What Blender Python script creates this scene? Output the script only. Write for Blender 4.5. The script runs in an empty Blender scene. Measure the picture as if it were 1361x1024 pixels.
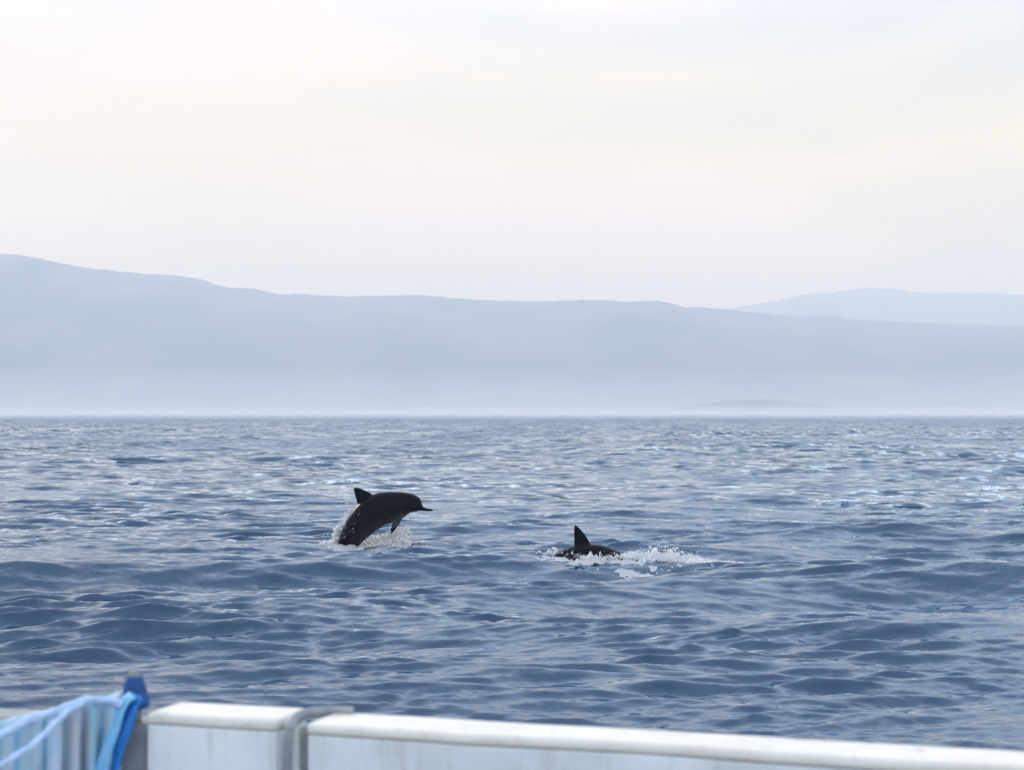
import bpy, bmesh, math, random
import numpy as np
from mathutils import Vector, Matrix, noise as mnoise

R = math.radians
rng = np.random.default_rng(11)
random.seed(5)
scene = bpy.context.scene
col = scene.collection

# ------------------------------------------------------------------ camera
CAM_H = 2.0
F = 2400.0            # focal length in photograph pixels (1361 wide)
HZ = 548.0            # photograph row of the horizon
cam_data = bpy.data.cameras.new('camera')
cam_data.sensor_width = 36.0
cam_data.lens = 36.0 * F / 1361.0
cam_data.clip_start = 0.1
cam_data.clip_end = 60000
cam_data.dof.use_dof = True
cam_data.dof.focus_distance = 26.0
cam_data.dof.aperture_fstop = 5.6
cam = bpy.data.objects.new('camera', cam_data)
cam.location = (0, 0, CAM_H)
cam.rotation_euler = (R(90) + math.atan((HZ - 512.0) / F), 0, 0)
col.objects.link(cam)
scene.camera = cam

# ------------------------------------------------------------------ world
SUN_EL, SUN_AZ = R(24), R(-36)         # azimuth from +Y, positive to the right
sun_vec = Vector((math.sin(SUN_AZ) * math.cos(SUN_EL), math.cos(SUN_AZ) * math.cos(SUN_EL), math.sin(SUN_EL)))
world = bpy.data.worlds.new('World')
scene.world = world
world.use_nodes = True
nt = world.node_tree
nt.nodes.clear()


def N(tree, kind, **kw):
    n = tree.nodes.new(kind)
    for k, v in kw.items():
        setattr(n, k, v)
    return n


def math_node(tree, op, a, b=None, clamp=False):
    n = tree.nodes.new('ShaderNodeMath')
    n.operation = op
    n.use_clamp = clamp
    for i, v in enumerate((a, b)):
        if v is None:
            continue
        if isinstance(v, (int, float)):
            n.inputs[i].default_value = v
        else:
            tree.links.new(v, n.inputs[i])
    return n.outputs[0]


def mix_col(tree, fac, a, b, mode='MIX'):
    n = tree.nodes.new('ShaderNodeMix')
    n.data_type = 'RGBA'
    n.blend_type = mode
    for s, v in ((n.inputs[0], fac), (n.inputs[6], a), (n.inputs[7], b)):
        if isinstance(v, (int, float)):
            s.default_value = v
        elif isinstance(v, tuple):
            s.default_value = (*v, 1) if len(v) == 3 else v
        else:
            tree.links.new(v, s)
    return n.outputs[2]


def map_range(tree, v, a, b, c, d, smooth=True):
    n = tree.nodes.new('ShaderNodeMapRange')
    n.interpolation_type = 'SMOOTHSTEP' if smooth else 'LINEAR'
    tree.links.new(v, n.inputs[0])
    for i, x in enumerate((a, b, c, d)):
        n.inputs[i + 1].default_value = x
    return n.outputs[0]


sky = N(nt, 'ShaderNodeTexSky', sky_type='NISHITA', sun_disc=False)
sky.sun_elevation = SUN_EL
sky.sun_rotation = SUN_AZ
sky.air_density = 1.0
sky.dust_density = 1.0
tc = N(nt, 'ShaderNodeTexCoord')
sep = N(nt, 'ShaderNodeSeparateXYZ')
nt.links.new(tc.outputs['Generated'], sep.inputs[0])
# thin cloud veil: thick near the horizon, thinner overhead, softly streaked
mp = N(nt, 'ShaderNodeMapping')
mp.inputs['Scale'].default_value = (1.0, 1.0, 4.5)
nt.links.new(tc.outputs['Generated'], mp.inputs[0])
cl = N(nt, 'ShaderNodeTexNoise')
cl.inputs['Scale'].default_value = 3.2
cl.inputs['Detail'].default_value = 5.0
cl.inputs['Roughness'].default_value = 0.5
cl.inputs['Distortion'].default_value = 0.35
nt.links.new(mp.outputs[0], cl.inputs['Vector'])
veil_h = map_range(nt, sep.outputs[2], 0.12, 0.75, 0.96, 0.60)
veil_n = map_range(nt, cl.outputs['Fac'], 0.34, 0.66, -0.16, 0.12)
veil = math_node(nt, 'ADD', veil_h, veil_n, clamp=True)
# veil colour: cream low down, faintly lilac higher, warmer towards the sun
lilac = map_range(nt, sep.outputs[2], 0.13, 0.24, 0.0, 1.0)
vcol = mix_col(nt, lilac, (7.4, 6.4, 3.2), (6.4, 6.45, 6.5))
over = map_range(nt, sep.outputs[2], 0.19, 0.50, 0.0, 1.0)
vcol = mix_col(nt, over, vcol, (10.2, 12.6, 16.4))
bank = map_range(nt, cl.outputs['Fac'], 0.38, 0.60, 0.89, 1.05)
bk = nt.nodes.new('ShaderNodeVectorMath'); bk.operation = 'SCALE'
nt.links.new(vcol, bk.inputs[0]); nt.links.new(bank, bk.inputs['Scale'])
vcol = bk.outputs[0]
dot = N(nt, 'ShaderNodeVectorMath', operation='DOT_PRODUCT')
nt.links.new(tc.outputs['Generated'], dot.inputs[0])
dot.inputs[1].default_value = sun_vec
glow = math_node(nt, 'POWER', math_node(nt, 'MAXIMUM', dot.outputs['Value'], 0.0), 9.0)
pink_n = map_range(nt, cl.outputs['Fac'], 0.5, 0.64, 0.0, 0.7)
vcol = mix_col(nt, pink_n, vcol, (8.2, 6.6, 5.5))
vcol = mix_col(nt, glow, vcol, (7.4, 6.8, 6.3))
skycol = mix_col(nt, veil, sky.outputs[0], vcol)
bg = N(nt, 'ShaderNodeBackground')
bg.inputs['Strength'].default_value = 0.10
nt.links.new(skycol, bg.inputs[0])
wo = N(nt, 'ShaderNodeOutputWorld')
nt.links.new(bg.outputs[0], wo.inputs[0])

# ------------------------------------------------------------------ sun (behind thin cloud: soft)
sun_data = bpy.data.lights.new('sun', 'SUN')
sun_data.energy = 1.5
sun_data.angle = R(12)
sun_data.color = (1.0, 0.91, 0.82)
sun = bpy.data.objects.new('sun', sun_data)
sun.rotation_euler = sun_vec.to_track_quat('Z', 'Y').to_euler()
sun.location = (0, 0, 40)
col.objects.link(sun)

vs = scene.view_settings
vs.view_transform = 'Standard'
vs.look = 'None'
vs.exposure = 0.73
vs.gamma = 1.0
vs.use_curve_mapping = False
scene.cycles.volume_bounces = 2
scene.cycles.diffuse_bounces = 8
scene.cycles.max_bounces = 16
scene.cycles.filter_width = 1.5


# ------------------------------------------------------------------ helpers
def at(px, py, d):
    """photograph pixel at depth d (metres along +Y) -> world point"""
    return Vector(((px - 680.5) / F * d, d, CAM_H - (py - HZ) / F * d))


def tag(o, label=None, cat=None, group=None, kind=None):
    if label: o['label'] = label
    if cat: o['category'] = cat
    if group: o['group'] = group
    if kind: o['kind'] = kind
    return o


def empty(name, loc, rz=0.0):
    o = bpy.data.objects.new(name, None)
    o.location = loc
    o.rotation_euler = (0, 0, rz)
    o.empty_display_size = 0.2
    col.objects.link(o)
    return o


def link(name, me, mat=None, parent=None, smooth=True):
    if smooth and len(me.polygons):
        me.polygons.foreach_set('use_smooth', np.ones(len(me.polygons), dtype=bool))
    if mat is not None and len(me.materials) == 0:
        me.materials.append(mat)
    o = bpy.data.objects.new(name, me)
    if parent is not None:
        o.parent = parent
    col.objects.link(o)
    return o


def grid_mesh(name, P, closed_u=False):
    """P: (rows, cols, 3) array -> quad grid; closed_u closes the columns"""
    r, c = P.shape[:2]
    me = bpy.data.meshes.new(name)
    idx = np.arange(r * c, dtype=np.int32).reshape(r, c)
    if closed_u:
        nxt = np.roll(idx, -1, axis=1)
        q = np.stack([idx[:-1], nxt[:-1], nxt[1:], idx[1:]], -1).reshape(-1, 4)
    else:
        q = np.stack([idx[:-1, :-1], idx[:-1, 1:], idx[1:, 1:], idx[1:, :-1]], -1).reshape(-1, 4)
    n = len(q)
    me.vertices.add(r * c)
    me.vertices.foreach_set('co', P.reshape(-1).astype(np.float32))
    me.loops.add(n * 4)
    me.loops.foreach_set('vertex_index', q.reshape(-1).astype(np.int32))
    me.polygons.add(n)
    me.polygons.foreach_set('loop_start', np.arange(0, n * 4, 4, dtype=np.int32))
    me.update(calc_edges=True)
    return me


def material(name, base=(0.5, 0.5, 0.5), rough=0.5, **kw):
    m = bpy.data.materials.new(name)
    m.use_nodes = True
    b = m.node_tree.nodes['Principled BSDF']
    b.inputs['Base Color'].default_value = (*base, 1)
    b.inputs['Roughness'].default_value = rough
    for k, v in kw.items():
        b.inputs[k].default_value = v
    return m, m.node_tree, b


def noise_tex(tree, scale, detail=4, rough=0.5, vec=None, dist=0.0):
    n = tree.nodes.new('ShaderNodeTexNoise')
    n.inputs['Scale'].default_value = scale
    n.inputs['Detail'].default_value = detail
    n.inputs['Roughness'].default_value = rough
    n.inputs['Distortion'].default_value = dist
    if vec is not None:
        tree.links.new(vec, n.inputs['Vector'])
    return n


def add_bump(tree, bsdf, fac, strength, distance):
    b = tree.nodes.new('ShaderNodeBump')
    b.inputs['Strength'].default_value = strength
    b.inputs['Distance'].default_value = distance
    tree.links.new(fac, b.inputs['Height'])
    tree.links.new(b.outputs[0], bsdf.inputs['Normal'])


def obj_coord(tree):
    t = tree.nodes.new('ShaderNodeTexCoord')
    return t.outputs['Object']


# ------------------------------------------------------------------ sea surface
# three families: ripples, wind chop, longer wind waves: (count, wavelength range, slope, spread)
fam = [(44, 0.17, 0.40, 0.20, 0.36), (64, 0.28, 0.78, 0.235, 0.27), (40, 0.9, 7.0, 0.135, 0.32)]
w_lam, w_dir, w_s, w_f = [], [], [], []
for fi, (n_, l0, l1, sl_, sd_) in enumerate(fam):
    lam_ = np.exp(rng.uniform(np.log(l0), np.log(l1), n_))
    w_lam.append(lam_); w_dir.append(R(-84) + rng.normal(0, sd_, n_))
    w_s.append(np.full(n_, sl_ / math.sqrt(n_ / 2))); w_f.append(np.full(n_, fi))
w_lam, w_dir, w_s, w_f = (np.concatenate(q) for q in (w_lam, w_dir, w_s, w_f))
w_ph = rng.uniform(0, 2 * np.pi, len(w_lam))
w_k = 2 * np.pi / w_lam
w_a = w_s / w_k
# a gentle swell under the chop
sw_lam = np.array([13.0, 19.0, 27.0])
sw_dir = np.array([R(-70), R(-95), R(-80)])
sw_a = np.array([0.022, 0.03, 0.035])
sw_ph = np.array([0.5, 2.1, 4.0])

# water thrown up and pushed aside by the animals: (x, y, height, half width x, half width y)
D1, D2 = 26.7, 24.0
def g_at(px, d):
    return (px - 680.5) / F * d
humps = [
    (g_at(505, 26.2), 26.0, -0.18, 0.85, 0.60),
    (g_at(730, 22.6), 22.6, 0.065, 1.05, 0.20),
    (g_at(735, 22.2), 22.2, -0.07, 1.00, 0.40),
    (g_at(60, 22.5), 22.2, 0.12, 1.6, 0.5),
    (g_at(60, 21.0), 20.9, -0.07, 1.6, 0.5),
    (g_at(330, 23.0), 22.6, 0.08, 1.5, 0.5),
]
calm = [(g_at(495, D1), D1, 0.7, 0.6), (g_at(785, D2 - .2), D2 - .2, 0.6, 0.5)]


SKEW = 0.62


def env(x, y, sc_, seed):
    """uneven wave groups: mostly low, now and then a steep packet"""
    a = np.sin(x / sc_ * 1.3 + seed + 1.7 * np.sin(y / sc_ * 0.6 + seed)) * np.sin(y / sc_ * 1.1 + 1.9 * np.sin(x / sc_ * 0.45 + 2 * seed))
    b_ = np.sin((x * 0.8 + y * 0.6) / sc_ * 0.57 + 3 * seed) * np.sin((y * 0.9 - x * 0.5) / sc_ * 0.41 + seed)
    return np.minimum(np.exp(0.80 * a + 0.60 * b_) * 0.70, 1.8).astype(np.float32)


def sea(x, y, sp=None, want_lost=False):
    """surface displacement (dx, dy, dz) at rest position; sp = local mesh spacing"""
    x = np.asarray(x, dtype=np.float32)
    y = np.asarray(y, dtype=np.float32)
    dx = np.zeros_like(x); dy = np.zeros_like(x); dz = np.zeros_like(x); lost = np.zeros_like(x)
    envs = [env(x, y, 0.9, 0.4), env(x, y, 2.1, 1.3), env(x, y, 9.0, 2.2), np.float32(1.0)]
    cm = np.ones_like(x)
    for hx, hy, wx, wy in calm:
        cm -= 0.80 * np.exp(-((x - hx) / wx) ** 2 - ((y - hy) / wy) ** 2).astype(np.float32)
    for lam, d, a, ph, k, fi in list(zip(w_lam, w_dir, w_a, w_ph, w_k, w_f)) + \
            list(zip(sw_lam, sw_dir, sw_a, sw_ph, 2 * np.pi / sw_lam, [3, 3, 3])):
        c, s = math.cos(d), math.sin(d)
        th = (k * (c * x + s * y) + ph).astype(np.float32)
        th = th - np.float32(SKEW) * np.cos(th)      # steep forward faces, long gentle backs
        amp = np.float32(a) * envs[int(fi)] * cm
        if sp is not None:
            fade = np.clip((lam / sp - 2.2) / 1.8, 0, 1).astype(np.float32)
            if want_lost: lost += (amp * k * (1 - fade)) ** 2 / 2
            amp = amp * fade
        sn = np.sin(th)
        dz += amp * np.cos(th)
        dx -= (0.62 * c) * amp * sn
        dy -= (0.62 * s) * amp * sn
    for hx, hy, hh, wx, wy in humps:
        dz += hh * np.exp(-((x - hx) / wx) ** 2 - ((y - hy) / wy) ** 2).astype(np.float32)
    if want_lost: return dx, dy, dz, np.sqrt(lost)
    return dx, dy, dz


rs = [1.0]
while rs[-1] < 9000:
    r = rs[-1]
    if r < 9: g = 0.03
    elif r < 40: g = 0.0023
    elif r < 80: g = 0.004
    elif r < 500: g = 0.0065
    elif r < 2000: g = 0.02
    else: g = 0.08
    rs.append(r * (1 + g))
rs = np.array(rs)
az_f = np.arange(-19.5, 19.5001, 0.068)
az_c = np.arange(21.0, 339.1, 1.5)
az = np.radians(np.concatenate([az_f, az_c]))
daz = np.concatenate([np.full(len(az_f), R(0.068)), np.full(len(az_c), R(1.5))])
RR, AA = np.meshgrid(rs, az, indexing='ij')
drs = np.gradient(rs)
SP = np.maximum(drs[:, None] * 0.75, (RR * daz[None, :]))
X0, Y0 = RR * np.sin(AA), RR * np.cos(AA)
dx, dy, dz, lost = sea(X0, Y0, SP, True)
P = np.stack([X0 + dx, Y0 + dy, dz], -1)
sea_me = grid_mesh('sea', P, closed_u=True)
la = sea_me.attributes.new('fine_slope', 'FLOAT', 'POINT')
la.data.foreach_set('value', lost.reshape(-1).astype(np.float32))

m_sea, t, b = material('sea_water', (0.008, 0.045, 0.100), 0.04)
b.inputs['Specular Tint'].default_value = (0.70, 0.88, 1.0, 1)
b.inputs['IOR'].default_value = 1.42
oc = obj_coord(t)
geo = t.nodes.new('ShaderNodeNewGeometry')
# small ripples: slopes from noise, stretched along the crests
mpn = t.nodes.new('ShaderNodeMapping')
mpn.inputs['Scale'].default_value = (0.55, 1.0, 1.0)
mpn.inputs['Rotation'].default_value = (0, 0, R(8))
t.links.new(oc, mpn.inputs[0])
rip = noise_tex(t, 5.5, 3, 0.6, mpn.outputs[0])
rip2 = noise_tex(t, 22.0, 2, 0.6, mpn.outputs[0])
gust = noise_tex(t, 0.12, 3, 0.55, mpn.outputs[0], 0.4)
kst = map_range(t, gust.outputs['Fac'], 0.35, 0.65, 0.22, 0.52)
def centred(nz, amp):
    s = t.nodes.new('ShaderNodeVectorMath'); s.operation = 'SUBTRACT'
    t.links.new(nz.outputs['Color'], s.inputs[0]); s.inputs[1].default_value = (0.5, 0.5, 0.5)
    m = t.nodes.new('ShaderNodeVectorMath'); m.operation = 'MULTIPLY'
    t.links.new(s.outputs[0], m.inputs[0]); m.inputs[1].default_value = amp
    return m.outputs[0]
ad = t.nodes.new('ShaderNodeVectorMath'); ad.operation = 'ADD'
t.links.new(centred(rip, (1.0, 1.25, 0)), ad.inputs[0])
t.links.new(centred(rip2, (0.6, 0.7, 0)), ad.inputs[1])
sc = t.nodes.new('ShaderNodeVectorMath'); sc.operation = 'SCALE'
t.links.new(ad.outputs[0], sc.inputs[0]); t.links.new(kst, sc.inputs['Scale'])
ad2 = t.nodes.new('ShaderNodeVectorMath'); ad2.operation = 'ADD'
# waves finer than the mesh carries there: the slope they would add
fsl = t.nodes.new('ShaderNodeAttribute'); fsl.attribute_name = 'fine_slope'
chop = noise_tex(t, 1.6, 2, 0.55, mpn.outputs[0])
lo = t.nodes.new('ShaderNodeVectorMath'); lo.operation = 'SCALE'
t.links.new(centred(chop, (5.5, 9.0, 0)), lo.inputs[0]); t.links.new(fsl.outputs['Fac'], lo.inputs['Scale'])
ad3 = t.nodes.new('ShaderNodeVectorMath'); ad3.operation = 'ADD'
t.links.new(sc.outputs[0], ad3.inputs[0]); t.links.new(lo.outputs[0], ad3.inputs[1])
t.links.new(geo.outputs['Normal'], ad2.inputs[0]); t.links.new(ad3.outputs[0], ad2.inputs[1])
nrm = t.nodes.new('ShaderNodeVectorMath'); nrm.operation = 'NORMALIZE'
t.links.new(ad2.outputs[0], nrm.inputs[0])
t.links.new(nrm.outputs[0], b.inputs['Normal'])
fr = t.nodes.new('ShaderNodeFresnel'); fr.inputs['IOR'].default_value = 1.62
t.links.new(nrm.outputs[0], fr.inputs['Normal'])
gl = t.nodes.new('ShaderNodeBsdfGlossy'); gl.inputs['Color'].default_value = (0.83, 0.92, 1.0, 1); gl.inputs['Roughness'].default_value = 0.04
t.links.new(nrm.outputs[0], gl.inputs['Normal'])
df = t.nodes.new('ShaderNodeBsdfDiffuse'); df.inputs['Color'].default_value = (0.006, 0.036, 0.086, 1)
mw_ = t.nodes.new('ShaderNodeMixShader')
t.links.new(fr.outputs[0], mw_.inputs[0]); t.links.new(df.outputs[0], mw_.inputs[1]); t.links.new(gl.outputs[0], mw_.inputs[2])
t.links.new(mw_.outputs[0], t.nodes['Material Output'].inputs['Surface'])
t.nodes.remove(b)
sea_o = tag(link('sea', sea_me, m_sea), kind='structure')

# ------------------------------------------------------------------ hills
m_hill, t, b = material('wooded_hillside', (0.05, 0.07, 0.045), 0.95)
oc = obj_coord(t)
n1 = noise_tex(t, 0.004, 6, 0.6, oc)
n2 = noise_tex(t, 0.03, 4, 0.6, oc)
c1 = mix_col(t, map_range(t, n1.outputs['Fac'], 0.42, 0.62, 0, 1), (0.025, 0.045, 0.022), (0.14, 0.14, 0.09))
c1 = mix_col(t, map_range(t, n2.outputs['Fac'], 0.35, 0.65, 0, 0.6), c1, (0.05, 0.06, 0.045))
t.links.new(c1, b.inputs['Base Color'])


def hill(name, prof, d_ridge, depth_front, depth_back, rough, seed, nx=1100, ny=36):
    trees = [2.2 * mnoise.fractal(Vector((i * 0.31, seed, 1.0)), 0.6, 2.0, 4) for i in range(nx)]
    px = np.array([p[0] for p in prof], float)
    py = np.array([p[1] for p in prof], float)
    u = np.linspace(px[0], px[-1], nx)
    ph = np.interp(u, px, py)
    ker = np.ones(5) / 5
    ph = np.convolve(np.pad(ph, 2, mode='edge'), ker, 'valid')
    hgt = (HZ - ph) / F * d_ridge + CAM_H
    xr = (u - 680.5) / F * d_ridge
    vs_ = np.concatenate([np.linspace(-1, 0, ny * 2 // 3), np.linspace(0, 1, ny // 3 + 1)[1:]])
    P = np.zeros((len(vs_), nx, 3))
    for j, v in enumerate(vs_):
        dpt = depth_front if v < 0 else depth_back
        fall = math.cos(abs(v) * math.pi / 2) ** (1.15 if v < 0 else 1.0)
        for i in range(nx):
            q = Vector((xr[i] / 260.0, (v * dpt) / 420.0, seed))
            f = mnoise.fractal(q, 0.9, 2.0, 4)
            rid = mnoise.fractal(Vector((xr[i] / 420.0 + seed, v * 0.7, 0)), 0.8, 2.0, 4)
            amp = math.sin(min(1.0, abs(v)) * math.pi)
            z = hgt[i] * fall * (1 + 0.16 * rid * amp) + (rough * f * (0.2 + amp) + trees[(i + 37 * j) % nx]) * fall
            P[j, i] = (xr[i] + 60 * rid * amp, d_ridge + v * dpt + 40 * f * (1 - abs(v)), max(z, -0.4) if abs(v) < 1 else -0.5)
    return tag(link(name, grid_mesh(name, P), m_hill), kind='structure')


hill('hills', [(-1500, 420), (-1100, 395), (-700, 370), (-380, 352), (-200, 346), (-80, 343), (0, 342), (40, 341), (80, 350), (120, 357),
               (185, 363), (235, 366), (268, 371), (300, 383), (345, 385), (372, 393), (470, 395), (560, 393),
               (640, 400), (730, 404), (860, 408), (950, 413), (1040, 420), (1200, 428), (1361, 437),
               (1500, 440), (1800, 446), (2200, 455), (2600, 470), (3000, 480)], 3400, 800, 900, 13, 3.1)
hill('far_hills', [(300, 470), (600, 440), (800, 425), (960, 412), (1000, 405), (1050, 396), (1100, 390), (1145, 386), (1200, 391),
                   (1265, 390), (1361, 393), (1500, 388), (1800, 400), (2200, 420), (2600, 450)], 5500, 900, 900, 6, 8.7, nx=500)
hill('low_headland', [(885, 549), (920, 541), (950, 535), (975, 532), (990, 533), (1015, 531), (1040, 534), (1070, 537), (1085, 540), (1120, 544), (1165, 549)],
     2020, 100, 120, 1.2, 5.2, nx=260, ny=20)

# ------------------------------------------------------------------ haze
def volume_mat(name, colr, density):
    m = bpy.data.materials.new(name)
    m.use_nodes = True
    tt = m.node_tree
    tt.nodes.clear()
    o = tt.nodes.new('ShaderNodeOutputMaterial')
    v = tt.nodes.new('ShaderNodeVolumePrincipled')
    v.inputs['Color'].default_value = (*colr, 1)
    v.inputs['Density'].default_value = density
    v.inputs['Absorption Color'].default_value = (1, 1, 1, 1)
    v.inputs['Anisotropy'].default_value = -0.1
    tt.links.new(v.outputs[0], o.inputs['Volume'])
    return m


def box_mesh(name, lo, hi):
    bm = bmesh.new()
    bmesh.ops.create_cube(bm, size=1)
    for v in bm.verts:
        v.co = Vector([(lo[i] + hi[i]) / 2 + v.co[i] * (hi[i] - lo[i]) for i in range(3)])
    me = bpy.data.meshes.new(name)
    bm.to_mesh(me); bm.free()
    return me


HAZE_D = 0.00050
tag(link('haze', box_mesh('haze', (-9400, -9400, -1.6), (9400, 9400, 400)), volume_mat('haze_air', (0.70, 0.81, 1.0), HAZE_D), smooth=False), kind='stuff')

# low sea mist lying along the far shore: deepest at the water, thinning upwards
mx = np.linspace(-4200, 4600, 60)
MP = []
for x in mx:
    hgt = 52 + 16 * mnoise.noise(Vector((x / 900.0, 2.2, 0))) + 6 * mnoise.noise(Vector((x / 260.0, 5.2, 0)))
    sec = [(420, -1.2), (470, 0.5), (900, 2.2), (1350, 5.5), (1600, hgt * 0.16), (1800, hgt * 0.42), (1980, hgt * 0.80), (2050, hgt), (2075, hgt * 0.96), (2085, hgt * 0.5), (2085, -1.2)]
    e_ = min(1, (x + 4200) / 500 + 0.02, (4600 - x) / 500 + 0.02)
    MP.append([(x, y, z if z < 0 else max(z * e_, 0.3)) for y, z in sec])
mist_me = grid_mesh('sea_mist', np.array(MP), closed_u=True)
bm = bmesh.new(); bm.from_mesh(mist_me)
bmesh.ops.holes_fill(bm, edges=[e for e in bm.edges if e.is_boundary], sides=0)
bmesh.ops.recalc_face_normals(bm, faces=bm.faces)
bm.to_mesh(mist_me); bm.free()
tag(link('sea_mist', mist_me, volume_mat('mist_air', (1.0, 0.98, 0.97), 0.0016), smooth=False), kind='stuff')

# ------------------------------------------------------------------ dolphins
def catmull(xs, ys, q):
    """smooth interpolation of ys(xs) at q (monotone cubic)"""
    xs = np.asarray(xs, float); ys = np.asarray(ys, float); q = np.asarray(q, float)
    h = np.diff(xs); d = np.diff(ys) / h
    m = np.zeros_like(ys)
    m[0], m[-1] = d[0], d[-1]
    for i in range(1, len(xs) - 1):
        m[i] = 0 if d[i - 1] * d[i] <= 0 else 3 * (h[i - 1] + h[i]) / ((2 * h[i] + h[i - 1]) / d[i - 1] + (h[i] + 2 * h[i - 1]) / d[i])
    k = np.clip(np.searchsorted(xs, q, 'right') - 1, 0, len(xs) - 2)
    tt = (q - xs[k]) / h[k]
    a = 2 * tt ** 3 - 3 * tt ** 2 + 1; b_ = tt ** 3 - 2 * tt ** 2 + tt
    c_ = -2 * tt ** 3 + 3 * tt ** 2; e = tt ** 3 - tt ** 2
    return a * ys[k] + b_ * h[k] * m[k] + c_ * ys[k + 1] + e * h[k] * m[k + 1]


# stations from beak tip (0) to fluke root (1.78 m): half height above / below the spine, half width
ST = [0.000, 0.03, 0.10, 0.155, 0.175, 0.22, 0.30, 0.42, 0.58, 0.78, 0.98, 1.18, 1.38, 1.56, 1.70, 1.78]
UP = [0.004, 0.016, 0.021, 0.030, 0.056, 0.104, 0.128, 0.150, 0.185, 0.200, 0.180, 0.145, 0.105, 0.072, 0.050, 0.026]
DN = [0.004, 0.016, 0.024, 0.034, 0.046, 0.078, 0.116, 0.168, 0.208, 0.212, 0.195, 0.155, 0.110, 0.074, 0.050, 0.026]
WD = [0.004, 0.018, 0.026, 0.040, 0.062, 0.098, 0.125, 0.158, 0.190, 0.200, 0.180, 0.135, 0.085, 0.048, 0.028, 0.020]


def tube_bm(bm, rings, cap=True):
    """rings: list of lists of Vectors"""
    vr = [[bm.verts.new(p) for p in ring] for ring in rings]
    n = len(vr[0])
    for a, b_ in zip(vr[:-1], vr[1:]):
        for i in range(n):
            bm.faces.new((a[i], a[(i + 1) % n], b_[(i + 1) % n], b_[i]))
    if cap:
        bm.faces.new(list(reversed(vr[0]))); bm.faces.new(vr[-1])


def fin_rings(root, tip_dir, chord_dir, normal, span, chord, sweep, thick, n=12, steps=10, curve=1.0):
    """a swept, tapering fin: list of leaf-section rings from root to tip"""
    rings = []
    for k in range(steps + 1):
        s = k / steps
        c = chord * ((1 - s) ** 0.62 * 0.9 + 0.10 * (1 - s) + 0.03)
        off = -sweep * s ** (1.0 + 0.6 * curve)
        ctr = root + tip_dir * (span * s) + chord_dir * off
        th = thick * (1 - s) + 0.004
        ring = []
        for i in range(n):
            a = 2 * math.pi * i / n
            ring.append(ctr + chord_dir * (math.cos(a) * c * 0.5 - 0.0) + normal * (math.sin(a) * th * (0.75 + 0.25 * math.cos(a))))
        rings.append(ring)
    return rings


m_skin, t, b = material('wet_dolphin_skin', (0.02, 0.02, 0.022), 0.30)
att = t.nodes.new('ShaderNodeAttribute'); att.attribute_name = 'pigment'
oc = obj_coord(t)
mott = noise_tex(t, 14, 5, 0.6, oc)
pg = math_node(t, 'ADD', att.outputs['Fac'], map_range(t, mott.outputs['Fac'], 0.3, 0.7, -0.10, 0.10))
rmp = t.nodes.new('ShaderNodeValToRGB')
rmp.color_ramp.elements[0].position = 0.0
rmp.color_ramp.elements[0].color = (0.045, 0.042, 0.043, 1)
rmp.color_ramp.elements[1].position = 0.62
rmp.color_ramp.elements[1].color = (0.0028, 0.0034, 0.006, 1)
e = rmp.color_ramp.elements.new(0.22); e.color = (0.020, 0.020, 0.023, 1)
e = rmp.color_ramp.elements.new(0.46); e.color = (0.009, 0.0095, 0.012, 1)
t.links.new(pg, rmp.inputs[0]); t.links.new(rmp.outputs[0], b.inputs['Base Color'])
b.inputs['IOR'].default_value = 1.34
b.inputs['Specular IOR Level'].default_value = 0.1
m_eye, _, _ = material('dolphin_eye', (0.004, 0.004, 0.004), 0.08)


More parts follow.
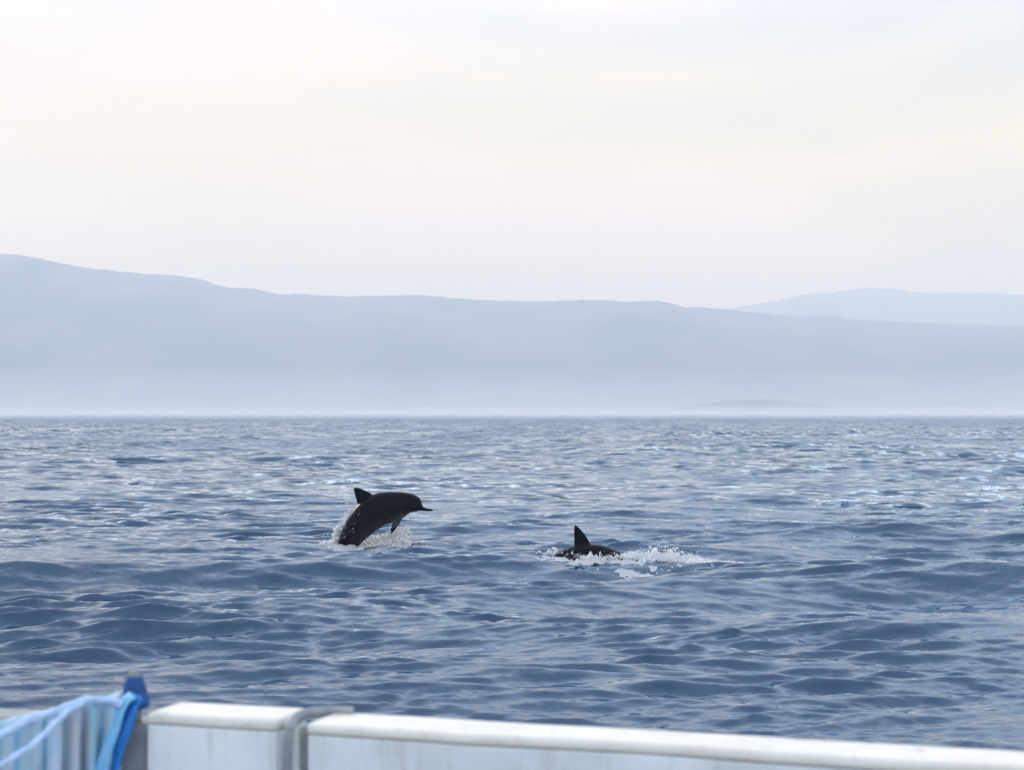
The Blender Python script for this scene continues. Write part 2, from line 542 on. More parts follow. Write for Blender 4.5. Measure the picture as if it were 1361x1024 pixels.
def dolphin(label, loc, rz, spine, roll, flip_spread, fin_h=0.245):
    """spine: list of (x, z) from the beak tip backwards, metres, local; body lies in the local XZ plane"""
    root = empty('dolphin', loc, rz)
    tag(root, label, 'dolphin', 'dolphins leaping from the sea')
    sp = np.array(spine, float)
    ln = np.concatenate([[0], np.cumsum(np.hypot(*np.diff(sp, axis=0).T))])
    tot = ST[-1]
    def pos(s):
        q = np.asarray(s, float) * ln[-1] / tot
        # natural smooth spline through the points
        return np.stack([spl(ln, sp[:, 0], q), spl(ln, sp[:, 1], q)], -1)
    def spl(xs, ys, q):
        n = len(xs); h = np.diff(xs)
        A = np.zeros((n, n)); rr = np.zeros(n); A[0, 0] = A[-1, -1] = 1
        for i in range(1, n - 1):
            A[i, i - 1] = h[i - 1]; A[i, i] = 2 * (h[i - 1] + h[i]); A[i, i + 1] = h[i]
            rr[i] = 3 * ((ys[i + 1] - ys[i]) / h[i] - (ys[i] - ys[i - 1]) / h[i - 1])
        c = np.linalg.solve(A, rr)
        k = np.clip(np.searchsorted(xs, q, 'right') - 1, 0, n - 2)
        t_ = q - xs[k]
        bb = (ys[k + 1] - ys[k]) / h[k] - h[k] * (2 * c[k] + c[k + 1]) / 3
        d = (c[k + 1] - c[k]) / (3 * h[k])
        return ys[k] + bb * t_ + c[k] * t_ ** 2 + d * t_ ** 3
    S = np.linspace(0, tot, 72)
    C = pos(S)
    T = np.gradient(C, S, axis=0)
    T /= np.linalg.norm(T, axis=1)[:, None]       # points towards the tail
    U, D, W = (catmull(ST, v, S) * np.interp(S, [0, .2, .4, 1.2, 1.78], [1, 1.16, 1.22, 1.18, 1.05]) for v in (UP, DN, WD))
    bm = bmesh.new()
    side = Vector((0, 1, 0))
    def frame(s):
        i = int(np.clip(round(s / tot * (len(S) - 1)), 0, len(S) - 1))
        tv = Vector((T[i][0], 0, T[i][1]))
        up = Vector((tv.z, 0, -tv.x))             # dorsal direction
        if up.z < 0 and i < 40: up = -up
        return Vector((C[i][0], 0, C[i][1])), tv, up, U[i], D[i], W[i]
    rings = []
    ups = []
    for i in range(len(S)):
        c, tv, up, u, d, w = frame(S[i])
        if i and up.dot(ups[-1]) < 0: up = -up
        ups.append(up)
        ring = []
        for k in range(28):
            a = 2 * math.pi * k / 28
            ca, sa = math.cos(a), math.sin(a)
            hh = u if sa > 0 else d
            ring.append(c + up * (sa * hh) + side * (ca * w * (1 - 0.12 * max(sa, 0))))
        rings.append(ring)
    tube_bm(bm, rings)
    # dorsal fin: falcate, tip swept to the tail
    c, tv, up, u, d, w = frame(0.81)
    i98 = int(round(0.81 / tot * 71)); up = ups[i98]
    fup = (up + Vector((0, 0, 0.45))).normalized()
    tube_bm(bm, fin_rings(c + up * (u - 0.035) - tv * 0.03, fup, (-tv + fup * tv.dot(fup)).normalized(), side, fin_h, 0.285 if fin_h < 0.28 else 0.235, 0.080, 0.026))
    # flippers
    c, tv, up, u, d, w = frame(0.47)
    up = ups[int(round(0.47 / tot * 71))]
    for sgn in (-1, 1):
        dirv = (-up * 0.80 + side * (sgn * flip_spread) + tv * 0.25).normalized()
        nrmv = dirv.cross(tv).normalized()
        ch = nrmv.cross(dirv).normalized()
        if ch.dot(-tv) < 0: ch = -ch
        tube_bm(bm, fin_rings(c - up * (d * 0.62) + side * (sgn * w * 0.62), dirv, ch, nrmv, 0.33, 0.150, 0.09, 0.020))
    # flukes
    c, tv, up, u, d, w = frame(tot)
    up = ups[-1]
    for sgn in (-1, 1):
        dirv = (side * sgn + tv * 0.25).normalized()
        nrmv = up
        tube_bm(bm, fin_rings(c - tv * 0.02, dirv, (-tv + side * (0.25 * sgn)).normalized(), nrmv, 0.27, 0.17, 0.06, 0.020))
    bmesh.ops.recalc_face_normals(bm, faces=bm.faces)
    me = bpy.data.meshes.new('dolphin_cage')
    bm.to_mesh(me); bm.free()
    tmp = bpy.data.objects.new('tmp_cage', me)
    col.objects.link(tmp)
    rm = tmp.modifiers.new('r', 'REMESH'); rm.mode = 'VOXEL'; rm.voxel_size = 0.009; rm.use_smooth_shade = True
    sm = tmp.modifiers.new('s', 'SMOOTH'); sm.factor = 0.5; sm.iterations = 4
    dg = bpy.context.evaluated_depsgraph_get()
    body = bpy.data.meshes.new_from_object(tmp.evaluated_get(dg))
    bpy.data.objects.remove(tmp)
    body.name = 'body'
    # pigment: 1 dark back, 0 pale belly; fins dark
    co = np.zeros(len(body.vertices) * 3, np.float32)
    body.vertices.foreach_get('co', co); co = co.reshape(-1, 3)
    ctr = np.stack([C[:, 0], np.zeros(len(S)), C[:, 1]], -1)
    upa = np.array([list(u_) for u_ in ups])
    best = np.full(len(co), 1e9); val = np.zeros(len(co))
    for i in range(len(S)):
        dv = co - ctr[i]
        d2 = (dv ** 2).sum(1)
        h = dv @ upa[i]
        lat = np.abs(dv[:, 1])
        hn = h / np.where(h > 0, U[i], D[i])
        radial = np.maximum(np.abs(hn), lat / max(W[i], 1e-3))
        v = np.clip(0.5 + 0.5 * hn, 0, 1)
        v = np.where(radial > 1.25, 0.9, v)
        upd = d2 < best
        best = np.where(upd, d2, best); val = np.where(upd, v, val)
    pa = body.attributes.new('pigment', 'FLOAT', 'POINT')
    pa.data.foreach_set('value', val.astype(np.float32))
    bo = link('body', body, m_skin, root)
    # eyes
    c, tv, up, u, d, w = frame(0.265)
    up = ups[int(round(0.265 / tot * 71))]
    for sgn in (-1, 1):
        bm = bmesh.new()
        bmesh.ops.create_uvsphere(bm, u_segments=10, v_segments=8, radius=0.014)
        em = bpy.data.meshes.new('eye'); bm.to_mesh(em); bm.free()
        eo = link('eye', em, m_eye, root)
        eo.location = c - up * 0.022 + side * (sgn * (w * 0.965))
    return root


def local(px, py, d, o):
    p = at(px, py, d)
    return (p.x - o.x, p.z - o.z)


o1 = at(505, 728, D1); o1.z = 0
dol1 = dolphin('black dolphin leaping clear of the sea with white spray under its belly', o1, R(4),
               [local(577, 679, D1, o1), local(563, 677, D1, o1), local(548, 671, D1, o1), local(525, 672, D1, o1), local(502, 678, D1, o1),
                local(482, 694, D1, o1), local(466, 716, D1, o1), local(450, 743, D1, o1), local(432, 764, D1, o1)], 0, 0.35)
o2 = at(790, 748, D2); o2.z = 0
dol2 = dolphin('low swimming dolphin with only its hooked dorsal fin and back above the white foam', o2, R(-6),
               [local(857, 765, D2, o2), local(846, 754, D2, o2), local(834, 746, D2, o2), local(812, 740, D2, o2), local(792, 740, D2, o2),
                local(768, 743, D2, o2), local(742, 753, D2, o2), local(714, 769, D2, o2), local(690, 784, D2, o2)], 0, 0.8, 0.30)

dol2.location.z -= 0.07
dol2.location.x -= 0.08

# ------------------------------------------------------------------ foam and spray
m_foam, t, b = material('white_sea_foam', (0.82, 0.82, 0.82), 0.7)
tl = t.nodes.new('ShaderNodeBsdfTranslucent'); tl.inputs[0].default_value = (0.97, 0.97, 0.97, 1)
b.inputs['Base Color'].default_value = (0.97, 0.97, 0.97, 1)
mxs = t.nodes.new('ShaderNodeMixShader'); mxs.inputs[0].default_value = 0.55
t.links.new(b.outputs[0], mxs.inputs[1]); t.links.new(tl.outputs[0], mxs.inputs[2])
t.links.new(mxs.outputs[0], t.nodes['Material Output'].inputs['Surface'])


def ico(sub=1):
    bm = bmesh.new()
    bmesh.ops.create_icosphere(bm, subdivisions=sub, radius=1)
    v = np.array([list(x.co) for x in bm.verts]); f = np.array([[q.index for q in p.verts] for p in bm.faces])
    bm.free()
    return v, f


IV, IF = ico(1)


def blob_mesh(name, pts, radii):
    """many small lumps of white water, each stretched and dented on its own"""
    V, Fc = [], []
    for k, (p, r) in enumerate(zip(pts, radii)):
        s = np.array(r) if np.ndim(r) else np.array([r, r, r])
        j = 1 + rng.normal(0, 0.16, (len(IV), 1))
        V.append(IV * j * s + np.array(p)); Fc.append(IF + k * len(IV))
    V = np.concatenate(V); Fc = np.concatenate(Fc)
    me = bpy.data.meshes.new(name)
    me.from_pydata(V.tolist(), [], Fc.tolist())
    return me


def surf_z(x, y):
    return float(sea(np.array([x]), np.array([y]), np.array([0.06]))[2][0])


OV = np.array([(1, 0, 0), (0, 1, 0), (-1, 0, 0), (0, -1, 0), (0, 0, 1), (0, 0, -1)], float)
OF = np.array([(0, 1, 4), (1, 2, 4), (2, 3, 4), (3, 0, 4), (1, 0, 5), (2, 1, 5), (3, 2, 5), (0, 3, 5)])


def spray(name, label, jets, churn):
    V, Fc, nv0 = [], [], 0
    # thrown water: many fine drops and torn, stretched threads
    for (a, b_, n, spread, rmin, rmax, lift) in jets:
        a, b_ = np.array(a), np.array(b_)
        for _ in range(n):
            s_ = rng.uniform()
            p = a * (1 - s_) + b_ * s_ + rng.normal(0, 1, 3) * spread * np.array([1, 1.3, 0.75])
            p[2] += lift * rng.exponential(1.0)
            q = rng.uniform() ** 3.0
            r = rmin + (rmax - rmin) * q
            st_ = 1.0 + 3.5 * rng.uniform() ** 2 * (1 if r < 0.012 else 0.5)
            d_ = rng.normal(0, 1, 3) * np.array([1, 0.6, 0.9]); d_ /= np.linalg.norm(d_)
            base = IV if r > 0.011 else OV; fcs = IF if r > 0.011 else OF
            w_ = base * r * (1 + rng.normal(0, 0.22, (len(base), 1)))
            w_ = w_ + np.outer(w_ @ d_, d_) * (st_ - 1)
            V.append(w_ + p); Fc.append(fcs + nv0); nv0 += len(base)
    # churned white water lying on the sea: a torn, bumpy sheet with holes
    for (cx, cy, hx, hy, hgt, thr, seed) in churn:
        st_ = 0.016
        gx = np.arange(cx - hx * 1.6, cx + hx * 1.6, st_); gy = np.arange(cy - hy * 1.6, cy + hy * 1.6, st_ * 1.6)
        GX, GY = np.meshgrid(gx, gy, indexing='ij')
        ddx, ddy, ddz = sea(GX, GY, np.full(GX.shape, 0.06))
        keep = np.zeros(GX.shape); H = np.zeros(GX.shape)
        for i in range(GX.shape[0]):
            for j in range(GX.shape[1]):
                x, y = GX[i, j], GY[i, j]
                fo = 1 - math.sqrt(((x - cx) / (hx * 1.5)) ** 2 + ((y - cy) / (hy * 1.5)) ** 2)
                n1 = mnoise.fractal(Vector((x * 4.5, y * 5.5, seed)), 0.8, 2.1, 4)
                n2 = mnoise.fractal(Vector((x * 17, y * 17, seed + 4)), 0.7, 2.1, 3)
                keep[i, j] = fo + 0.55 * n1 + 0.35 * n2 - thr
                H[i, j] = max(0.0, fo) * hgt * max(0.0, 0.45 + n1 + 0.5 * n2)
        idx = -np.ones(GX.shape, int); c_ = 0; vv = []
        ok = keep > 0
        for i in range(GX.shape[0]):
            for j in range(GX.shape[1]):
                if ok[i, j]:
                    idx[i, j] = c_; c_ += 1
                    vv.append((GX[i, j] + ddx[i, j], GY[i, j] + ddy[i, j], ddz[i, j] + 0.005 + H[i, j]))
        ff = []
        for i in range(GX.shape[0] - 1):
            for j in range(GX.shape[1] - 1):
                q = (idx[i, j], idx[i + 1, j], idx[i + 1, j + 1], idx[i, j + 1])
                if min(q) >= 0:
                    ff.append((q[0], q[1], q[2])); ff.append((q[0], q[2], q[3]))
        if ff:
            V.append(np.array(vv)); Fc.append(np.array(ff) + nv0); nv0 += len(vv)
    me = bpy.data.meshes.new(name)
    me.from_pydata(np.concatenate(V).tolist(), [], np.concatenate(Fc).tolist())
    o = link(name, me, m_foam)
    tag(o, label, 'spray', kind='stuff')
    return o


def v(px, py, d):
    p = at(px, py, d)
    return (p.x, p.y, p.z)


spray('water_spray', 'white spray falling around the tail and belly of the leaping dolphin',
      [(v(445, 732, D1), v(449, 704, D1), 1400, 0.022, 0.002, 0.013, 0.02),
       (v(432, 733, D1), v(448, 727, D1), 1200, 0.035, 0.002, 0.014, 0.03),
       (v(450, 704, D1 + .1), v(466, 676, D1 + .15), 420, 0.022, 0.0015, 0.008, 0.0),
       (v(464, 672, D1 + .15), v(459, 655, D1 + .15), 120, 0.025, 0.0015, 0.006, 0.0),
       (v(482, 728, D1 + .15), v(536, 708, D1 + .2), 1500, 0.035, 0.002, 0.014, 0.02),
       (v(534, 727, D1 + .2), v(542, 702, D1 + .2), 600, 0.040, 0.002, 0.010, 0.01),
       (v(452, 716, D1 - .26), v(482, 684, D1 - .24), 60, 0.055, 0.0015, 0.006, 0.0),
       (v(488, 730, D1), v(546, 726, D1), 900, 0.035, 0.002, 0.018, 0.03)],
      [(g_at(470, D1), D1 - 0.05, 0.42, 0.45, 0.05, 0.20, 1.0),
       (g_at(515, D1), D1 + .15, 0.50, 0.40, 0.06, 0.25, 7.0)])
spray('water_spray', 'white foam and splash spreading to the right from the low swimming dolphin',
      [(v(735, 744, D2), v(772, 741, D2 - .2), 500, 0.022, 0.0015, 0.011, 0.015),
       (v(772, 744, D2 - .25), v(836, 743, D2 - .25), 900, 0.018, 0.0015, 0.011, 0.015),
       (v(832, 743, D2), v(925, 742, D2), 1900, 0.036, 0.0015, 0.010, 0.014),
       (v(838, 742, D2), v(905, 733, D2), 500, 0.045, 0.0015, 0.010, 0.02),
       (v(700, 744, D2), v(740, 733, D2), 260, 0.035, 0.002, 0.012, 0.01)],
      [(g_at(785, D2 - .3), D2 - .26, 0.52, 0.16, 0.11, 0.05, 2.0),
       (g_at(880, D2), D2 - .05, 0.70, 0.36, 0.14, 0.34, 3.0),
       (g_at(870, D2 - .9), D2 - 1.1, 0.60, 0.45, 0.02, 0.42, 4.0),
       (g_at(950, D2), D2 + .2, 0.45, 0.55, 0.03, 0.36, 5.0)])

# ------------------------------------------------------------------ the boat we stand on
m_white, t, b = material('worn_white_paint', (0.78, 0.77, 0.74), 0.42)
oc = obj_coord(t)
n1 = noise_tex(t, 3.0, 5, 0.65, oc)
n2 = noise_tex(t, 26.0, 4, 0.7, oc)
c = mix_col(t, map_range(t, n1.outputs['Fac'], 0.42, 0.7, 0, 0.55), (0.80, 0.76, 0.68), (0.55, 0.51, 0.43))  # worn white, with the cream of sunlit cap tops put into the base
c = mix_col(t, map_range(t, n2.outputs['Fac'], 0.56, 0.70, 0, 0.6), c, (0.42, 0.38, 0.31))
t.links.new(c, b.inputs['Base Color'])
add_bump(t, b, n2.outputs['Fac'], 0.25, 0.002)
m_panel, t, b = material('shade_tinted_panel_paint', (0.62, 0.68, 0.72), 0.45)  # white paint with the inner face's blue-grey shade put into the colour
oc = obj_coord(t)
n1 = noise_tex(t, 2.2, 5, 0.6, oc)
c = mix_col(t, map_range(t, n1.outputs['Fac'], 0.35, 0.7, 0, 0.8), (0.74, 0.78, 0.79), (0.50, 0.54, 0.54))
t.links.new(c, b.inputs['Base Color'])
mz = t.nodes.new('ShaderNodeMapping'); mz.inputs['Scale'].default_value = (1.0, 1.0, 0.12); t.links.new(oc, mz.inputs[0])
dr = noise_tex(t, 24, 5, 0.65, mz.outputs[0])
c = mix_col(t, map_range(t, dr.outputs['Fac'], 0.52, 0.72, 0, 0.55), c, (0.40, 0.40, 0.36))
t.links.new(c, b.inputs['Base Color'])
add_bump(t, b, noise_tex(t, 40, 4, 0.6, oc).outputs['Fac'], 0.2, 0.002)
m_grey, t, b = material('weathered_grey_paint', (0.24, 0.27, 0.28), 0.6)
oc = obj_coord(t)
c = mix_col(t, map_range(t, noise_tex(t, 9, 5, 0.6, oc).outputs['Fac'], 0.35, 0.7, 0, 1), (0.20, 0.23, 0.25), (0.34, 0.36, 0.36))
t.links.new(c, b.inputs['Base Color'])
m_wood, t, b = material('weathered_post_wood', (0.22, 0.20, 0.14), 0.7)
oc = obj_coord(t)
mw = t.nodes.new('ShaderNodeMapping'); mw.inputs['Scale'].default_value = (30, 30, 3); t.links.new(oc, mw.inputs[0])
nw = noise_tex(t, 1.5, 5, 0.6, mw.outputs[0])
c = mix_col(t, nw.outputs['Fac'], (0.14, 0.16, 0.16), (0.30, 0.31, 0.29))
t.links.new(c, b.inputs['Base Color']); add_bump(t, b, nw.outputs['Fac'], 0.4, 0.004)
m_deck, t, b = material('grey_deck_paint', (0.42, 0.45, 0.46), 0.6)
oc = obj_coord(t)
c = mix_col(t, noise_tex(t, 4, 5, 0.6, oc).outputs['Fac'], (0.34, 0.37, 0.39), (0.5, 0.52, 0.52))
t.links.new(c, b.inputs['Base Color'])

# the gunwale runs from left-far to right-near; local x along it, local y outboard
g0 = at(400, 957, 3.90); g1 = at(1361, 1000, 3.42)
g0.z = g1.z = 0
ang = math.atan2(g1.y - g0.y, g1.x - g0.x)
Z0 = at(400, 945, 4.05).z        # top of the gunwale at its left end
boat = empty('boat', (g0.x, g0.y, 0), ang)
tag(boat, 'white painted boat gunwale in the foreground, cut off by the bottom of the frame', 'boat')


def rounded_bar(x0, x1, y0, y1, z0, z1, r, n=5, dz1=0.0):
    """bar along local x with a rounded section and rounded ends; the far end is dz1 higher"""
    me = bpy.data.meshes.new('bar')
    bm = bmesh.new()
    bmesh.ops.create_cube(bm, size=1)
    for q in bm.verts:
        hi = q.co.x > 0
        q.co = Vector((x1 if hi else x0, y1 if q.co.y > 0 else y0, (z1 if q.co.z > 0 else z0) + (dz1 if hi else 0)))
    bmesh.ops.bevel(bm, geom=list(bm.edges), offset=r, segments=n, profile=0.5, affect='EDGES')
    xs = (x1 - x0)
    cuts = int(xs / 0.12)
    for k in range(1, cuts):
        bmesh.ops.bisect_plane(bm, geom=bm.verts[:] + bm.edges[:] + bm.faces[:], plane_co=(x0 + xs * k / cuts, 0, 0), plane_no=(1, 0, 0))
    # hand-built unevenness
    for q in bm.verts:
        f = mnoise.fractal(Vector((q.co.x * 2.0, q.co.y * 3, q.co.z * 3)), 1, 2, 3)
        q.co.z += 0.0035 * f
        q.co.y += 0.003 * mnoise.noise(Vector((q.co.x * 3, 7.1, q.co.z * 2)))
    bm.to_mesh(me); bm.free()
    return me


CW = 0.155
# right-hand section, long
link('cap_rail', rounded_bar(0.012, 3.4, -0.002, CW + 0.004, Z0 - 0.024, Z0, 0.011), m_white, boat)
link('bulwark_panel', rounded_bar(0.016, 3.38, 0.0, CW, 0.42, Z0 - 0.0255, 0.006), m_panel, boat)
# left-hand section, short
link('cap_rail', rounded_bar(-0.378, -0.052, -0.002, CW + 0.004, Z0 - 0.022, Z0 + 0.004, 0.011), m_white, boat)
link('bulwark_panel', rounded_bar(-0.374, -0.056, 0.0, CW, 0.42, Z0 - 0.0235, 0.006), m_panel, boat)
# section beyond the post
link('bulwark_panel', rounded_bar(-2.6, -0.384, 0.02, CW - 0.02, 0.42, Z0 - 0.03, 0.02), m_grey, boat)


def cyl_mesh(r0, r1, h, n=20, dome=0.02):
    bm = bmesh.new()
    rings = []
    for z, r in ((0, r0), (h * 0.5, (r0 + r1) / 2), (h - dome, r1), (h - dome * 0.4, r1 * 0.88), (h, r1 * 0.55)):
        rings.append([Vector((math.cos(2 * math.pi * i / n) * r, math.sin(2 * math.pi * i / n) * r, z)) for i in range(n)])
    tube_bm(bm, rings)
    me = bpy.data.meshes.new('post'); bm.to_mesh(me); bm.free()
    return me


st = link('stanchion', cyl_mesh(0.016, 0.015, Z0 - 0.02 - 0.42), m_grey, boat)
st.location = (-0.019, 0.07, 0.42)
tr = [boat.matrix_basis.inverted() @ at(px_, py_, dd_) for px_, py_, dd_ in
      ((383, 1130, 3.87), (383, 1060, 3.87), (383, 1000, 3.87), (385, 972, 3.87), (391, 957, 3.90), (408, 948, 3.97), (436, 945, 4.02), (470, 945.5, 4.02))]
EDGE_TRIM = tr
bm_ = at(180, 903, 3.95)
inv = boat.matrix_basis.inverted()
pl = inv @ bm_
POST_T = pl.z
lo_, hi_ = -2.0, 0.5
for _ in range(40):                      # where along the rail the post stands
    POST_X = (lo_ + hi_) / 2
    q = boat.matrix_basis @ Vector((POST_X, 0.05, 0))
    if (q.x / q.y) * F + 680.5 < 180: lo_ = POST_X
    else: hi_ = POST_X
po = link('mooring_post', cyl_mesh(0.022, 0.016, POST_T - 0.42), m_wood, boat)
po.location = (POST_X, 0.05, 0.42)

# hull below and outboard, deck inboard
hp = []
for x in np.linspace(-2.6, 3.38, 24):
    e_ = 1 - 0.10 * ((x - 0.4) / 3.0) ** 2
    hp.append([(x, CW + 0.004, 0.42), (x, CW + 0.03, 0.40), (x, CW - 0.02, 0.2), (x, CW - 0.10, 0.0), (x, CW - 0.25, -0.3), (x, -0.5, -0.55), (x, -1.6, -0.62)])
link('hull', grid_mesh('hull', np.array(hp)), m_white, boat)
link('deck', rounded_bar(-2.6, 3.38, -4.2, CW - 0.004, 0.36, 0.418, 0.01), m_deck, boat)


# ------------------------------------------------------------------ things lashed to the rail at the left
def ribbon(path, width_dir, width, thick=0.004, wave=0.0):
    """closed strip along a path; width_dir may be a vector or a function of k"""
    bm = bmesh.new()
    rings = []
    for k, p in enumerate(path):
        a = path[max(k - 1, 0)]; b_ = path[min(k + 1, len(path) - 1)]
        tv = (b_ - a).normalized()
        wd = (width_dir(k) if callable(width_dir) else width_dir)
        wd = (wd - tv * wd.dot(tv)).normalized()
        nv = tv.cross(wd).normalized()
        ring = []
        m = 6
        for i in range(m + 1):
            f = i / m - 0.5
            ring.append(p + wd * (f * width) + nv * (thick / 2 + wave * math.sin(f * 9 + k * 0.35)))
        for i in range(m, -1, -1):
            f = i / m - 0.5
            ring.append(p + wd * (f * width) + nv * (-thick / 2 + wave * math.sin(f * 9 + k * 0.35)))
        rings.append(ring)
    tube_bm(bm, rings)
    bmesh.ops.recalc_face_normals(bm, faces=bm.faces)
    me = bpy.data.meshes.new('ribbon'); bm.to_mesh(me); bm.free()
    return me


def smooth_path(pts, n):
    pts = [Vector(p) for p in pts]
    out = []
    for i in range(len(pts) - 1):
        p0 = pts[max(i - 1, 0)]; p1 = pts[i]; p2 = pts[i + 1]; p3 = pts[min(i + 2, len(pts) - 1)]
        for k in range(n):
            s = k / n
            out.append(0.5 * ((2 * p1) + (p2 - p0) * s + (2 * p0 - 5 * p1 + 4 * p2 - p3) * s * s + (3 * p1 - p0 - 3 * p2 + p3) * s ** 3))
    out.append(pts[-1])
    return out


def rope_mesh(path, r, n=10, lay=0.05, strands=3):
    """three-strand rope: the section is lobed and turns along the path"""
    bm = bmesh.new(); rings = []
    s = 0.0
    for k, p in enumerate(path):
        a = path[max(k - 1, 0)]; b_ = path[min(k + 1, len(path) - 1)]
        tv = (b_ - a).normalized()
        if k: s += (p - path[k - 1]).length
        ref = Vector((0, 0, 1)) if abs(tv.z) < 0.9 else Vector((1, 0, 0))
        u_ = tv.cross(ref).normalized(); w_ = tv.cross(u_)
        ring = []
        for i in range(n):
            th = 2 * math.pi * i / n
            rr = r * (1 + (0.22 if lay < 1 else 0) * math.cos(strands * th + s / lay * 2 * math.pi))
            ring.append(p + u_ * (math.cos(th) * rr) + w_ * (math.sin(th) * rr))
        rings.append(ring)
    tube_bm(bm, rings)
    bmesh.ops.recalc_face_normals(bm, faces=bm.faces)
    me = bpy.data.meshes.new('rope'); bm.to_mesh(me); bm.free()
    return me


link('edge_trim', rope_mesh(smooth_path(EDGE_TRIM, 10), 0.011, n=10, lay=1e6), m_grey, boat)

m_blue, t, b = material('blue_webbing', (0.01, 0.16, 0.50), 0.55)
oc = obj_coord(t)
wv = t.nodes.new('ShaderNodeTexWave'); wv.inputs['Scale'].default_value = 60
t.links.new(oc, wv.inputs[0])
c = mix_col(t, noise_tex(t, 22, 4, 0.6, oc).outputs['Fac'], (0.006, 0.12, 0.42), (0.015, 0.22, 0.60))
t.links.new(c, b.inputs['Base Color']); add_bump(t, b, wv.outputs['Fac'], 0.3, 0.001)
m_navy, t, b = material('navy_cloth', (0.008, 0.045, 0.16), 0.75)
oc = obj_coord(t)
c = mix_col(t, noise_tex(t, 30, 4, 0.6, oc).outputs['Fac'], (0.006, 0.045, 0.16), (0.015, 0.10, 0.30))
t.links.new(c, b.inputs['Base Color'])

# navy wrapping round the post head
PC = boat.matrix_basis @ Vector((POST_X, 0.05, 0))
bm = bmesh.new(); rings = []
wtop, wbot = POST_T - 0.012, POST_T - 0.085
for k in range(15):
    s = k / 14
    z = wtop + (wbot - wtop) * s
    ring = []
    for i in range(32):
        th = 2 * math.pi * i / 32
        rr = (0.0175 + 0.0165 * s ** 0.8) * (1 + 0.11 * s * math.sin(5 * th + 2.5 * s) + 0.05 * s * math.sin(11 * th + 1)) + 0.004 * mnoise.noise(Vector((math.cos(th) * 3, math.sin(th) * 3, s * 6)))
        if k == 14: rr = 0.024 + 0.004 * math.sin(5 * th + 2.5)
        if k == 0: rr = 0.0155
        ring.append(Vector((PC.x + math.cos(th) * rr, PC.y + math.sin(th) * rr, z)))
    rings.append(ring)
tube_bm(bm, rings, cap=False)
me = bpy.data.meshes.new('cloth_wrap'); bm.to_mesh(me); bm.free()
tag(link('cloth_wrap', me, m_navy), 'navy blue cloth wound round the head of the wooden post', 'cloth wrap')

# bright blue strap hanging from it, down to the left
d0 = PC.y - 0.045
pth = smooth_path([at(186, 925, d0 - .005), at(178, 930, d0 - 0.012), at(170, 945, d0 - .02), at(160, 975, d0 - .03), at(151, 1005, d0 - .04), at(144, 1040, d0 - .05), at(140, 1090, d0 - .05), at(138, 1160, d0 - .04)], 7)
tag(link('blue_strap', ribbon(pth, Vector((0.9, -0.45, 0.1)), 0.056, 0.004, 0.003), m_blue),
    'deep bright blue strap hanging down from the wrapped post in front of the striped cloth', 'strap')

m_sky, t, b = material('pale_blue_webbing', (0.16, 0.50, 0.78), 0.6)
oc = obj_coord(t)
c = mix_col(t, noise_tex(t, 25, 4, 0.6, oc).outputs['Fac'], (0.10, 0.42, 0.72), (0.30, 0.60, 0.82))
t.links.new(c, b.inputs['Base Color'])
pth = smooth_path([at(178, 924, d0 - .008), at(168, 930, d0 - 0.016), at(157, 948, d0 - .03), at(147, 978, d0 - .04), at(139, 1008, d0 - .05), at(133, 1040, d0 - .06), at(130, 1090, d0 - .06), at(128, 1160, d0 - .05)], 7)
tag(link('pale_strap', ribbon(pth, Vector((0.85, -0.5, 0.1)), 0.040, 0.004, 0.003), m_sky),
    'light blue strap lying along the left edge of the bright blue strap', 'strap')

# striped cloth gathered over a slack line to the left of the post
m_cloth, t, b = material('striped_cloth', (0.5, 0.55, 0.6), 0.8)
ua = t.nodes.new('ShaderNodeAttribute'); ua.attribute_name = 'along'
stp = t.nodes.new('ShaderNodeValToRGB'); stp.color_ramp.interpolation = 'CONSTANT'
cr = stp.color_ramp
pal = [(0.0, (0.36, 0.46, 0.55)), (0.10, (0.62, 0.66, 0.74)), (0.20, (0.13, 0.30, 0.40)), (0.27, (0.55, 0.60, 0.72)), (0.40, (0.27, 0.36, 0.41)),
       (0.48, (0.52, 0.47, 0.52)), (0.60, (0.27, 0.36, 0.37)), (0.66, (0.42, 0.42, 0.52)), (0.78, (0.26, 0.44, 0.50)), (0.88, (0.50, 0.54, 0.62)), (0.95, (0.16, 0.36, 0.50))]
cr.elements[0].position = 0; cr.elements[0].color = (*pal[0][1], 1)
cr.elements[1].position = pal[-1][0]; cr.elements[1].color = (*pal[-1][1], 1)
for p_, c_ in pal[1:-1]:
    e = cr.elements.new(p_); e.color = (*c_, 1)
t.links.new(ua.outputs['Fac'], stp.inputs[0])
oc = obj_coord(t)
c = mix_col(t, map_range(t, noise_tex(t, 8, 4, 0.6, oc).outputs['Fac'], 0.35, 0.7, 0.15, 0.65), stp.outputs[0], (0.26, 0.54, 0.70))
t.links.new(c, b.inputs['Base Color'])
b.inputs['Sheen Weight'].default_value = 0.2

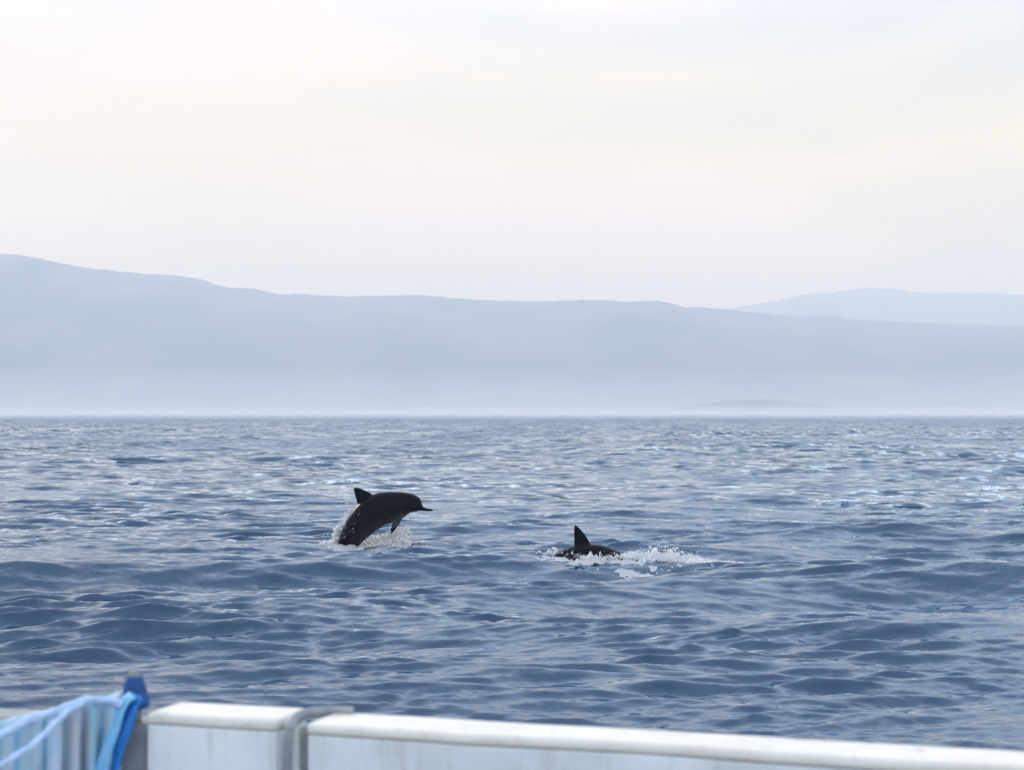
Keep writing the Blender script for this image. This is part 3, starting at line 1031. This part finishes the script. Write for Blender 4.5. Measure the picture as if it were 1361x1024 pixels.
dc = PC.y - 0.03
ridge = smooth_path([at(-260, 1030, dc - .25), at(-120, 1010, dc - .2), at(-40, 984, dc - .16), at(30, 966, dc - .11), at(75, 955, dc - .08), at(112, 946, dc - .05), at(140, 940, dc - 0.02), at(166, 932, dc)], 26)
nR = len(ridge); nv_ = 46
Pc = np.zeros((nv_, nR, 3)); along = np.zeros((nv_, nR))
for j in range(nv_):
    s = j / (nv_ - 1) * 0.62 - 0.10        # length over the line: negative = outboard side
    for i, p in enumerate(ridge):
        u_ = i / (nR - 1)
        ph = u_ * 48 + 1.9 * math.sin(u_ * 9) + 0.6 * math.sin(s * 7)
        fold = math.sin(ph) * (0.005 + 0.030 * min(1, abs(s) / 0.3)) + 0.010 * mnoise.noise(Vector((u_ * 14, s * 5, 0)))
        rr = 0.022
        if s < -rr * 1.57: y, z = rr, -(abs(s) - rr * 1.57)
        elif s > rr * 1.57: y, z = -rr, -(s - rr * 1.57)
        else: y, z = -math.sin(s / rr) * rr, math.cos(s / rr) * rr - rr + rr
        if abs(s) > rr * 1.57: z -= 0.0
        Pc[j, i] = (p.x + 0.3 * fold, p.y + y - fold * (1 if s > 0 else -1), p.z + z + 0.006 * mnoise.noise(Vector((u_ * 20, 3, 0))))
        along[j, i] = (u_ * 2.3 + 0.02 * mnoise.noise(Vector((u_ * 8, s * 6, 4)))) % 1.0
cme = grid_mesh('striped_cloth', Pc)
al = cme.attributes.new('along', 'FLOAT', 'POINT'); al.data.foreach_set('value', along.reshape(-1).astype(np.float32))
co_ = link('striped_cloth', cme, m_cloth)
tag(co_, 'pale blue and teal striped cloth hung in folds left of the blue strap', 'cloth')
sl = co_.modifiers.new('thick', 'SOLIDIFY'); sl.thickness = 0.003

# pale rope lying over the cloth
m_rope, t, b = material('pale_blue_rope', (0.55, 0.62, 0.78), 0.7)
oc = obj_coord(t)
c = mix_col(t, noise_tex(t, 40, 4, 0.6, oc).outputs['Fac'], (0.30, 0.52, 0.82), (0.62, 0.72, 0.86))
t.links.new(c, b.inputs['Base Color'])
rp = smooth_path([at(-150, 1024, dc - .27), at(-60, 1000, dc - .24), at(0, 978, dc - .20), at(40, 957, dc - .15), at(80, 944, dc - .12), at(112, 931, dc - .085), at(140, 930, dc - .05), at(163, 936, dc - .04)], 40)
tag(link('slack_rope', rope_mesh(rp, 0.0085), m_rope), 'pale blue rope drooping to the left from the post across the top of the cloth', 'rope')
rp = smooth_path([at(-120, 1075, dc - .30), at(-30, 1035, dc - .29), at(10, 1012, dc - .27), at(45, 990, dc - .23), at(70, 966, dc - .18), at(92, 945, dc - .13), at(112, 934, dc - .10)], 40)
tag(link('slack_rope', rope_mesh(rp, 0.0065), m_rope), 'thinner pale rope sagging below the other across the striped cloth', 'rope')
